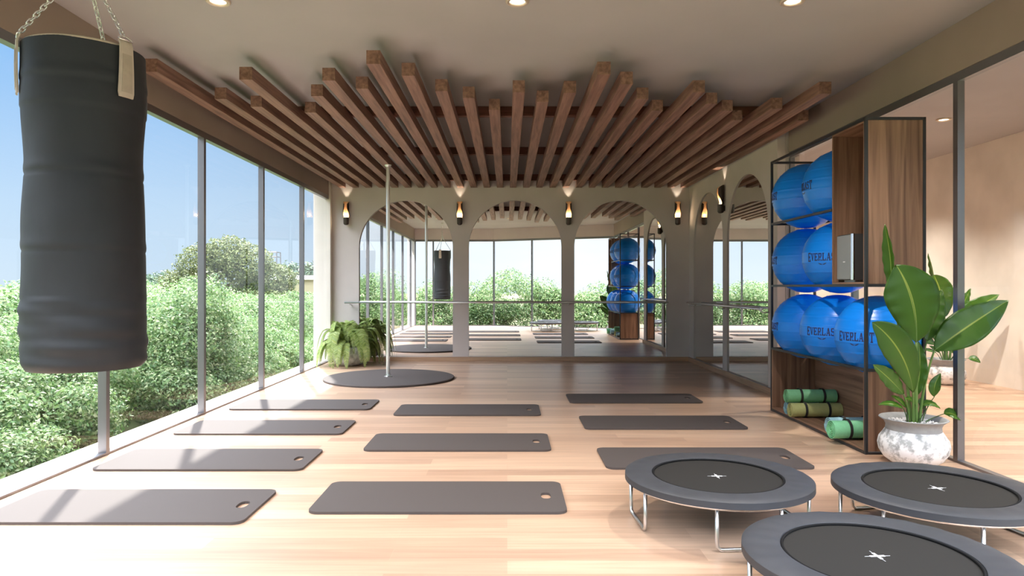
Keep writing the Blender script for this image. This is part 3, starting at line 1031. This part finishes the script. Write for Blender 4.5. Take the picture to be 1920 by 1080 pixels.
def lettering():
    bm = bmesh.new()
    word = 'EVERLAST'
    half = R(27)
    Rr = RB + .0022
    H = .078

    def P(a, z, r):
        # a = azimuth angle around the ball from the facing direction -y, positive to the viewer's right
        la = z / RB
        return Vector((r * math.cos(la) * math.sin(a), -r * math.cos(la) * math.cos(a), r * math.sin(la)))
    cw = 2 * half / len(word)

    def quad(x0, z0, x1, z1, x2, z2, x3, z3, n=4):
        # (x0,z0)-(x1,z1) top edge, (x2,z2)-(x3,z3) bottom edge ; subdivided
        rows = []
        for i in range(n + 1):
            s = i / n
            la, lz = x0 + (x3 - x0) * s, z0 + (z3 - z0) * s
            ra, rz = x1 + (x2 - x1) * s, z1 + (z2 - z1) * s
            rows.append([bm.verts.new(P(la + (ra - la) * u, lz + (rz - lz) * u, Rr)) for u in (0, .5, 1)])
        for A, B in zip(rows, rows[1:]):
            for j in (0, 1): bm.faces.new((A[j], A[j + 1], B[j + 1], B[j]))
    for i, ch in enumerate(word):
        sc = 1.18 if i in (0, 7) else 1.0
        a0 = -half + cw * i + cw * .06
        wd = cw * .86
        slant = False
        for g in GLY[ch]:
            if g == 's':
                slant = True; continue
            if slant:
                x0, z0, x1, z1, x2, z2, x3, z3 = g
                slant = False
            else:
                xa, za_, xb, zb = g
                x0, z0, x1, z1, x2, z2, x3, z3 = xa, zb, xb, zb, xb, za_, xa, za_
            Z = lambda q: (q - .5) * H * sc
            X = lambda q: a0 + wd * q
            quad(X(x0), Z(z0), X(x1), Z(z1), X(x2), Z(z2), X(x3), Z(z3))
    # small wing mark under the word
    for s in (-1, 1):
        pts = []
        for i in range(9):
            u = i / 8
            a = s * (.005 + .11 * (1 - u))
            z = -.078 + .016 * (1 - u) ** 1.5
            th = .010 * math.sin(PI * (1 - u) * .85 + .25)
            pts.append((a, z, th))
        for (a, z, th), (b, y, tg) in zip(pts, pts[1:]):
            vs = [bm.verts.new(P(a, z + th / 2, Rr)), bm.verts.new(P(b, y + tg / 2, Rr)), bm.verts.new(P(b, y - tg / 2, Rr)), bm.verts.new(P(a, z - th / 2, Rr))]
            bm.faces.new(vs)
    bmesh.ops.recalc_face_normals(bm, faces=bm.faces)
    # give the print a real film thickness
    ex = bmesh.ops.extrude_face_region(bm, geom=bm.faces[:])
    for v in ex['geom']:
        if isinstance(v, bmesh.types.BMVert): v.co *= (RB - .0006) / Rr
    return bm


def ball():
    bm = bmesh.new()
    n = 120
    prof = []
    nl = 132
    for i in range(nl + 1):
        la = -PI / 2 + PI * i / nl
        r = RB
        u = (la + PI / 2) / PI * 11
        f = abs(u - round(u))
        if .03 < (la + PI / 2) / PI < .97: r += .0038 * math.exp(-(f / .06) ** 2)
        prof.append((max(r * math.cos(la), .0015), r * math.sin(la)))
    lathe(bm, prof, n)
    b = obj('exercise_ball', bm, M['ball'], smooth=True)
    l = obj('printed_lettering', lettering(), M['navy'], b)
    tag(l, 'navy slab lettering reading EVERLAST')
    return b


def facing(cx, cy, c):
    v = Vector((cx, cy)).normalized()
    left = Vector((-v.y, v.x))
    n = -v * math.cos(R(c)) + left * math.sin(R(c))
    return math.atan2(n.y, n.x) + PI / 2      # local -y turned to n


b0 = ball()
zl = [.742 + fr + .2785, 1.50 + fr + .2785, 2.247 + fr + .2785]
CX = 3.4725
bl = [(7.93, 0, 79, 'bottom shelf row, farthest from the viewer'), (7.165, 0, 24, 'bottom shelf row, in the middle'),
      (6.395, 0, 31, 'bottom shelf row, behind the potted banana plant'),
      (7.93, 1, 82, 'middle shelf row, farther one'), (7.11, 1, 27, 'middle shelf row, next to the loudspeaker compartment'),
      (7.93, 2, 82, 'top shelf row, farther one'), (7.11, 2, 72, 'top shelf row, next to the tall walnut compartment')]
for i, (y, r, c, lab) in enumerate(bl):
    if i == 0: o = b0
    else:
        o = b0.copy(); COL.objects.link(o)
        for ch in b0.children:
            q = ch.copy(); COL.objects.link(q); q.parent = o
    o.location = (CX, y, zl[r])
    o.rotation_euler = (0, 0, facing(CX, y, c))
    tag(o, 'glossy blue exercise ball, ' + lab, 'exercise ball', 'blue exercise balls on the shelf')


# ------------------------------------------------------------------ rolled mats
def roll(mat, Rm, L, label, loc, rz=0, turns=5):
    bm = bmesh.new()
    th = (Rm - .014) / turns
    n = 26 * turns
    a, b = [], []
    for i in range(n + 1):
        s = i / n
        q = 2 * PI * turns * s
        rc = .014 + (Rm - .014) * s
        for lst, r in ((a, rc - th * .42), (b, rc + (0 if i == n else 0))):
            lst.append((r * math.cos(q), r * math.sin(q)))
    vs = []
    for x in (-L / 2, L / 2):
        vs.append([[bm.verts.new((x, p[0], p[1])) for p in lst] for lst in (a, b)])
    for i in range(n):
        for e in (0, 1):
            bm.faces.new((vs[e][0][i], vs[e][0][i + 1], vs[e][1][i + 1], vs[e][1][i]))
        for l in (0, 1):
            bm.faces.new((vs[0][l][i], vs[0][l][i + 1], vs[1][l][i + 1], vs[1][l][i]))
    for i in (0, n):
        bm.faces.new((vs[0][0][i], vs[0][1][i], vs[1][1][i], vs[1][0][i]))
    o = obj('rolled_mat', bm, mat, smooth=True, angle=35)
    o.location = loc; o.rotation_euler = (0, 0, rz)
    tag(o, label, 'rolled mat', 'rolled foam mats in the cabinet')
    for x in (-L * .22, L * .24):
        bm = bmesh.new()
        ring = []
        for xx, rr in ((x - .013, Rm + .0005), (x - .013, Rm + .003), (x + .013, Rm + .003), (x + .013, Rm + .0005)):
            ring.append([bm.verts.new((xx, rr * math.cos(2 * PI * i / 40), rr * math.sin(2 * PI * i / 40))) for i in range(40)])
        for k in range(4):
            A, B = ring[k], ring[(k + 1) % 4]
            for i in range(40):
                j = (i + 1) % 40
                bm.faces.new((A[i], A[j], B[j], B[i]))
        tag(obj('strap', bm, M['strap'], o, smooth=True, angle=40), 'black elastic strap')
    return o


zf = fr + w_ + .003
roll(M['ry'], .084, .56, 'olive yellow rolled mat at the bottom of the cabinet pile', (3.435, 7.62, zf + .084))
roll(M['rb'], .075, .50, 'pale blue rolled mat behind the olive yellow one, under the green mat', (3.43, 7.79, zf + .075))
roll(M['rg'], .080, .55, 'green rolled mat lying on top of the yellow and blue ones', (3.42, 7.705, zf + .2265))
roll(M['rm'], .093, .56, 'mint green rolled mat nearest the steel post', (3.375, 6.54, zf + .093), R(2))
roll(M['rb'], .088, .50, 'pale blue rolled mat lying just behind the mint green one', (3.42, 6.745, zf + .088), R(1))


# ------------------------------------------------------------------ potted banana plant
def P3(px, py, Y):
    return Vector(((px - 951) / 1280 * Y, Y, EYE - (py - 538) / 1280 * Y))


def bez(a, b, c, s):
    return a * (1 - s) ** 2 + b * 2 * s * (1 - s) + c * s * s


def blade(pts, widths, facing_v, fold=.18, wave=.0, seed=0):
    """broad leaf along pts; `widths` half widths; facing_v = direction the face looks"""
    bm = bmesh.new()
    lay = bm.verts.layers.float.new('across')
    m = len(pts)
    rows = []
    K = 6
    for i, p in enumerate(pts):
        tdir = (pts[min(i + 1, m - 1)] - pts[max(i - 1, 0)]).normalized()
        side = tdir.cross(facing_v).normalized()
        nrm = side.cross(tdir).normalized()
        if nrm.dot(facing_v) < 0: nrm = -nrm
        row = []
        for k in range(-K, K + 1):
            u = k / K
            w = widths[i]
            lift = fold * abs(u) * w - .25 * w * u * u * fold + wave * math.sin(i * 1.3 + seed + (2 if u > 0 else 0)) * abs(u) ** 2
            v = bm.verts.new(p + side * u * w + nrm * lift)
            v[lay] = abs(u)
            row.append(v)
        rows.append(row)
    for A, B in zip(rows, rows[1:]):
        for j in range(2 * K):
            bm.faces.new((A[j], A[j + 1], B[j + 1], B[j]))
    # thickness
    th = .0012
    bmesh.ops.recalc_face_normals(bm, faces=bm.faces)
    return bm


def leafw(n, hw, peak=.42, tip=1.0):
    out = []
    for i in range(n + 1):
        s = i / n
        if s < peak: w = math.sin(PI / 2 * (s / peak)) ** .75
        else: w = math.cos(PI / 2 * ((s - peak) / (1 - peak))) ** (.8 * tip)
        out.append(max(w * hw, .002))
    return out


PLX, PLY = 3.45, 5.80
plant = thing('potted_banana_plant', 'large banana plant in a mottled white round pot beside the shelf', 'potted plant', (PLX, PLY, 0), group='potted banana plants')
OP = Vector((PLX, PLY, 0))
prof = [(.13, 0), (.17, .008), (.225, .05), (.262, .11), (.272, .165), (.262, .215), (.232, .258), (.212, .29), (.208, .325), (.222, .355), (.250, .378), (.262, .385),
        (.256, .392), (.238, .386), (.212, .365), (.198, .34)]
pot = obj('pot', lathe(bmesh.new(), prof[:8], 72, cap1=False), M['concrete'], plant, smooth=True)
tag(pot, 'mottled white concrete pot body')
rim = obj('pot_rim', lathe(bmesh.new(), prof[7:], 72, cap0=False, cap1=False), M['concrim'], plant, smooth=True)
obj('soil', lathe(bmesh.new(), [(.199, .335), (.202, .347)], 40), M['soil'], plant)
bm = bmesh.new()
for i in range(260):
    a, rr = rnd.random() * 2 * PI, .19 * math.sqrt(rnd.random())
    s = rnd.uniform(.006, .013)
    bmesh.ops.create_icosphere(bm, subdivisions=1, radius=s, matrix=Matrix.Translation((rr * math.cos(a), rr * math.sin(a), .351 + rnd.random() * .006)) @ Matrix.Diagonal((1, 1, .7, 1)))
tag(obj('pebbles', bm, M['pebble'], plant, smooth=True), 'white pebbles on the soil', kind='stuff')

TOC = Vector((-.35, -.93, .12)).normalized()


def bleaf(base, mid, tip, hw, root, facing_v=TOC, stem_r=.009, peak=.42, wave=.006, fold=.2, thick=None, seed=0, sm=None):
    a, b, c = base - OP, mid - OP, tip - OP
    n = 26
    pts = [bez(a, b, c, i / n) for i in range(n + 1)]
    o = obj('leaf', blade(pts, leafw(n, hw, peak), facing_v.normalized(), fold, wave, seed), M['banana'], plant, smooth=True)
    md = o.modifiers.new('thickness', 'SOLIDIFY'); md.thickness = .0015
    bm = bmesh.new()
    back = [p - facing_v.normalized() * .002 for p in pts]
    tube(bm, back[:n - 1], [stem_r * .55 * (1 - .85 * i / n) for i in range(n - 1)], 6)
    r0 = root - OP
    ctrl = Vector((r0.x * .5 + a.x * .5, r0.y * .5 + a.y * .5, 0)); ctrl.z = r0.z + (a.z - r0.z) * .55
    ctrl.x = r0.x + (a.x - r0.x) * .25; ctrl.y = r0.y + (a.y - r0.y) * .25
    st = [bez(r0, ctrl, a, i / 14) for i in range(15)]
    tube(bm, st, [stem_r * (1.35 - .6 * i / 14) for i in range(15)], 8)
    obj('stalk', bm, sm or M['stem'], plant, smooth=True)
    return o


Y_ = PLY
rt = lambda dx, dy: Vector((PLX + dx, PLY + dy, .345))
# (base px), (mid px), (tip px), half width, root
bleaf(P3(1718, 642, Y_ - .05), P3(1722, 560, Y_ - .10), P3(1680, 496, Y_ - .02), .205, rt(.01, -.02), stem_r=.013, peak=.60, seed=1)
bleaf(P3(1670, 545, Y_ + .04), P3(1676, 500, Y_ + .04), P3(1659, 420, Y_), .050, rt(-.01, .02), Vector((-.85, -.5, .1)), peak=.55, fold=.9, seed=2, stem_r=.010)
bleaf(P3(1752, 657, Y_ - .05), P3(1812, 612, Y_ - .12), P3(1891, 563, Y_ - .16), .148, rt(.05, 0), Vector((-.35, -.8, .35)), stem_r=.010, peak=.45, seed=3)
bleaf(P3(1712, 736, Y_ - .10), P3(1700, 650, Y_ - .18), P3(1635, 604, Y_ - .20), .132, rt(-.02, -.03), Vector((-.2, -.95, .2)), stem_r=.010, peak=.62, seed=4)
bleaf(P3(1694, 739, Y_ - .08), P3(1672, 712, Y_ - .16), P3(1637, 684, Y_ - .22), .078, rt(-.04, -.02), Vector((-.1, -.9, .35)), stem_r=.007, peak=.5, seed=5)
bleaf(P3(1738, 640, Y_ + .05), P3(1750, 590, Y_ + .08), P3(1766, 543, Y_ + .10), .085, rt(.03, .04), Vector((-.5, -.8, .2)), stem_r=.007, seed=7)
bleaf(P3(1716, 745, Y_ + .0), P3(1730, 690, Y_ - .02), P3(1722, 640, Y_ + .02), .060, rt(.02, .02), Vector((-.4, -.8, .2)), stem_r=.007, seed=8)
for i, (b, m_, tp, hw, rx, ry) in enumerate([((1694, 766), (1672, 752), (1647, 759), .032, -.06, -.02), ((1700, 765), (1688, 748), (1671, 742), .030, -.05, 0),
                                        ((1722, 762), (1708, 744), (1696, 748), .030, -.02, .02), ((1727, 762), (1742, 748), (1763, 766), .035, .03, .0),
                                        ((1752, 744), (1748, 722), (1764, 700), .045, .06, -.02), ((1770, 776), (1786, 770), (1805, 789), .055, .07, -.03),
                                        ((1736, 770), (1722, 752), (1730, 746), .028, .02, -.04)]):
    bleaf(P3(*b, Y_ - .06 + .02 * i), P3(*m_, Y_ - .08 + .02 * i), P3(*tp, Y_ - .07 + .02 * i), hw, rt(rx, ry), Vector((-.2, -.6, .7)), stem_r=.0045, seed=10 + i, sm=M['stemd'], wave=.002)
dup(plant, (6.78, 10.55, 0), R(-42), 'banana plant in a white pot in the next room, seen through the glass partition')

# ------------------------------------------------------------------ fern in the corner
FX, FY = -3.03, 13.10
fern = thing('potted_fern', 'bushy drooping fern in a round grey concrete pot by the left pier', 'potted plant', (FX, FY, 0))
obj('pot', lathe(bmesh.new(), [(.16, 0), (.23, .015), (.30, .09), (.32, .17), (.30, .26), (.255, .34), (.25, .36), (.235, .36), (.23, .33)], 56, cap1=False), M['greyconc'], fern, smooth=True)
obj('soil', lathe(bmesh.new(), [(.20, .325), (.236, .335)], 32), M['soil'], fern)
rf = random.Random(11)


def frond(az, reach, rise, drop, lw):
    bm = bmesh.new()
    d = Vector((math.cos(az), math.sin(az), 0))
    side = Vector((-d.y, d.x, 0))
    n = 34
    pts = []
    for i in range(n + 1):
        s = i / n
        r = reach * (1 - (1 - s) ** 1.7)
        z = .34 + rise * 4 * s * (1 - s) * (1 if s < .5 else 1) + (-drop) * s ** 2.4 + .12 * s
        pts.append(d * (.03 + r) + Vector((0, 0, z)) + side * .05 * math.sin(s * 2 + az))
    for i in range(3, n):
        s = i / n
        p = pts[i]
        tdir = (pts[i + 1] - pts[i - 1]).normalized()
        ln = lw * math.sin(PI * min(1, s * .92 + .08)) ** .6
        for sg in (-1, 1):
            for h in (0, .5):
                q = p + tdir * h * (pts[i] - pts[i - 1]).length
                dirv = (side * sg + tdir * .55 + Vector((0, 0, -.08 - .25 * rf.random()))).normalized()
                wv = tdir * .011
                e1 = q + dirv * ln * .5 + Vector((0, 0, .006)); e2 = q + dirv * ln
                v = [bm.verts.new(x) for x in (q - wv * .6, e1 - wv, e2, e1 + wv, q + wv * .6)]
                bm.faces.new(v)
    tube(bm, pts, [.005 * (1 - .8 * i / n) for i in range(n + 1)], 5)
    return obj('frond', bm, M['frond'], fern)


for k in range(60):
    tier = k % 3
    az = k * 2.39996 + rf.uniform(-.15, .15)
    if tier == 0: frond(az, rf.uniform(.50, .66), rf.uniform(.12, .2), rf.uniform(.34, .50), .12)
    elif tier == 1: frond(az, rf.uniform(.50, .70), rf.uniform(.30, .40), rf.uniform(.30, .52), .13)
    else: frond(az, rf.uniform(.18, .38), rf.uniform(.36, .48), rf.uniform(.0, .25), .11)

# ------------------------------------------------------------------ outside
bm = bmesh.new()
v = [bm.verts.new(p) for p in ((-300, -200, -.75), (300, -200, -.75), (300, 400, -.75), (-300, 400, -.75))]
bm.faces.new(v)
v2 = [bm.verts.new(p) for p in ((-300, -200, -1.5), (300, -200, -1.5), (300, 400, -1.5), (-300, 400, -1.5))]
bm.faces.new(v2[::-1])
for i in range(4):
    j = (i + 1) % 4
    bm.faces.new((v[i], v[j], v2[j], v2[i]))
struct('terrain', bm, M['ground'], 'earth and grass outside the windows')


def leaves_mesh(name, blobs, seed):
    """blobs: rows cx,cy,cz, rx,ry,rz, count, leaf size -> one mesh of folded leaves"""
    g = np.random.RandomState(seed)
    P, N, Sz = [], [], []
    for cx, cy, cz, rx, ry, rz, n, ls in blobs:
        n = int(n)
        d = g.normal(size=(n, 3)); d /= np.linalg.norm(d, axis=1)[:, None]
        # lumps on the crown so sprays of leaves stand out
        ph = g.rand(6) * 6.28
        lump = 1 + .13 * np.sin(5 * d[:, 0] * 2 + ph[0]) * np.sin(5 * d[:, 1] * 2 + ph[1]) + .10 * np.sin(13 * d[:, 2] + ph[2] + 7 * d[:, 0])
        rad = (1 - .30 * g.rand(n) ** 1.6) * lump
        p = d * rad[:, None] * np.array([rx, ry, rz]) + np.array([cx, cy, cz])
        P.append(p); N.append(d * .8 + g.normal(size=(n, 3)) * .55 + np.array([0, 0, .35])); Sz.append(ls * g.uniform(.6, 1.3, n))
    P = np.concatenate(P); N = np.concatenate(N); Sz = np.concatenate(Sz)
    n = len(P)
    N /= np.linalg.norm(N, axis=1)[:, None]
    t = g.normal(size=(n, 3)); t -= N * (t * N).sum(1)[:, None]; t /= np.linalg.norm(t, axis=1)[:, None]
    b = np.cross(N, t)
    L = Sz[:, None]
    V = np.empty((n, 4, 3), np.float32)
    V[:, 0] = P - t * L * .5
    V[:, 1] = P + b * L * .28 + N * L * .10
    V[:, 2] = P + t * L * .55 - N * L * .08
    V[:, 3] = P - b * L * .28 + N * L * .10
    me = bpy.data.meshes.new(name)
    me.vertices.add(n * 4); me.loops.add(n * 6); me.polygons.add(n * 2)
    me.vertices.foreach_set('co', V.reshape(-1))
    base = (np.arange(n) * 4)[:, None]
    idx = (base + np.array([0, 2, 1, 0, 3, 2])[None, :]).reshape(-1).astype(np.int32)
    me.loops.foreach_set('vertex_index', idx)
    me.polygons.foreach_set('loop_start', (np.arange(n * 2) * 3).astype(np.int32))
    me.update(calc_edges=True)
    return me


g = np.random.RandomState(5)
blobs = []


def hz(x):       # top of the foliage rises away from the window
    d = -4.2 - x
    return min(-.25 + .42 * d, 1.15)


# near band along the left glass
y = -8.0
for _ in range(330):
    y = g.uniform(2, 30); x = -4.55 - abs(g.normal()) * 2.6
    if x < -11: continue
    if x / y > -.22 and y > 15: continue
    r = g.uniform(.38, .62)
    top = hz(x) + g.uniform(-.22, .18)
    blobs.append((x - r, y, top - r * .8, r, r, r * .85, 2000, .044 + .0014 * y))
for _ in range(60):      # the part only the mirrors see
    y = g.uniform(-12, 2); x = -5.2 - abs(g.normal()) * 1.6
    r = g.uniform(.5, .8)
    blobs.append((x - r, y, hz(x - .8) + .3 + g.uniform(-.3, .5) - r * .8, r, r, r * .9, 420, .13))
for _ in range(34):      # taller clumps standing out of the mass
    y = g.uniform(11, 22); x = min(-5.9, -y * g.uniform(.27, .74))
    r = g.uniform(.5, .8)
    top = 1.28 + g.uniform(-.3, .38)
    for q in range(3):
        blobs.append((x + g.uniform(-.4, .4), y + g.uniform(-.4, .4), top - r * .8 - q * .45, r, r, r, 1600, .062))
for _ in range(150):     # further rows
    y = g.uniform(12, 45); x = -y * g.uniform(.24, .80)
    if x > -9: continue
    if math.hypot(x + 12.3, y - 30) < 5: continue
    r = g.uniform(.9, 1.5)
    blobs.append((x, y, 1.35 + g.uniform(-.4, .22) - r * .8, r, r, r * .8, 1500, .105 + .0011 * y))
me = leaves_mesh('hedge', blobs, 1)
o = link('hedge_foliage', me, M['hedge'])
tag(o, 'dense sunlit green shrubs filling the view outside the left windows', 'shrubs', kind='stuff')
# hedge outside the front glazing, seen in the mirrors
blobs = []
for _ in range(150):
    x = g.uniform(-9, 12); y = -1.9 - abs(g.normal()) * .9
    if x > 0: y += min(x * .25, 1.2) * 0
    r = g.uniform(.5, .8)
    top = 1.75 + .35 * math.sin(x * 1.1 + 1) + g.uniform(-1.6, .25)
    blobs.append((x, y, top - r * .8, r, .7 * r, r * .9, 900, .09))
me = leaves_mesh('front_hedge', blobs, 2)
o = link('hedge_foliage', me, M['hedge'])
tag(o, 'tall green hedge outside the front windows, seen reflected in the mirrors', 'hedge', kind='stuff')

# big tree beyond the shrubs
tx, ty = -12.3, 30
t = thing('tree', 'large olive green tree rising behind the shrubs outside the left windows', 'tree', (tx, ty, -.75))
blobs = []
for dx, dz, r in ((-1.9, 1.9, 1.0), (-1.0, 2.9, 1.1), (.1, 3.3, 1.0), (1.0, 2.9, 1.1), (2.0, 2.2, .95), (-.4, 1.9, 1.3), (1.0, 1.4, 1.2), (-1.6, .9, 1.1), (2.3, 1.1, .9), (.2, .6, 1.2), (-2.3, 1.2, .7), (3.0, 1.2, .6)):
    blobs.append((dx, g.uniform(-.6, .6), dz + .35, r, r, r * .8, 3400, .115))
me = leaves_mesh('crown', blobs, 4)
link('crown', me, M['treel'], t)
obj('trunk', tube(bmesh.new(), [(0, 0, 0), (.1, 0, 1.2), (0, 0, 2.4)], [.22, .18, .12], 10), M['bark'], t, smooth=True)

# distant tree line, building and mast
for k, (x0, x1, Yd, zt, lab) in enumerate(((-27, -16, 70, 3.3, 'dark distant trees behind the white roof'), (-40, -32, 70, 2.2, 'dark distant trees on the horizon behind the punching bag'))):
    blobs = []
    for _ in range(26):
        x = g.uniform(x0, x1); r = g.uniform(1.0, 1.8)
        blobs.append((x, Yd + g.uniform(-2, 2), zt - r * .7 + g.uniform(-.5, .3), r, r, r, 380, .45))
    me = leaves_mesh('far_trees', blobs, 20 + k)
    o = link('distant_tree_foliage', me, M['farl'])
    tag(o, lab, 'trees', kind='stuff')
t = thing('farm_building', 'low building with a flat white roof beyond the shrubs outside', 'building', (-15, 50, -.75))
obj('roof', bbox(-1.7, 2.6, -2.2, 2.2, 2.75, 3.05, .03), M['roof'], t)
obj('wall', bx(-1.5, 2.4, -2, 2, 0, 2.75), M['tanw'], t)
t = thing('lattice_mast', 'thin grey lattice mast beside the large tree outside', 'mast', (-20.6, 60, -.75))
for dx, dy in ((-.5, -.5), (.5, -.5), (-.5, .5), (.5, .5)):
    obj('mast_leg', tube(bmesh.new(), [(dx * 1.2, dy * 1.2, 0), (dx, dy, 5.3)], .05, 6), M['mull'], t)
bm = bmesh.new()
for z in (3.3, 4.1, 4.9, 5.3):
    for a, b in (((-.5, -.5), (.5, -.5)), ((.5, -.5), (.5, .5)), ((.5, .5), (-.5, .5)), ((-.5, .5), (-.5, -.5))):
        tube(bm, [(*a, z), (*b, z)], .04, 6)
obj('mast_brace', bm, M['mull'], t)
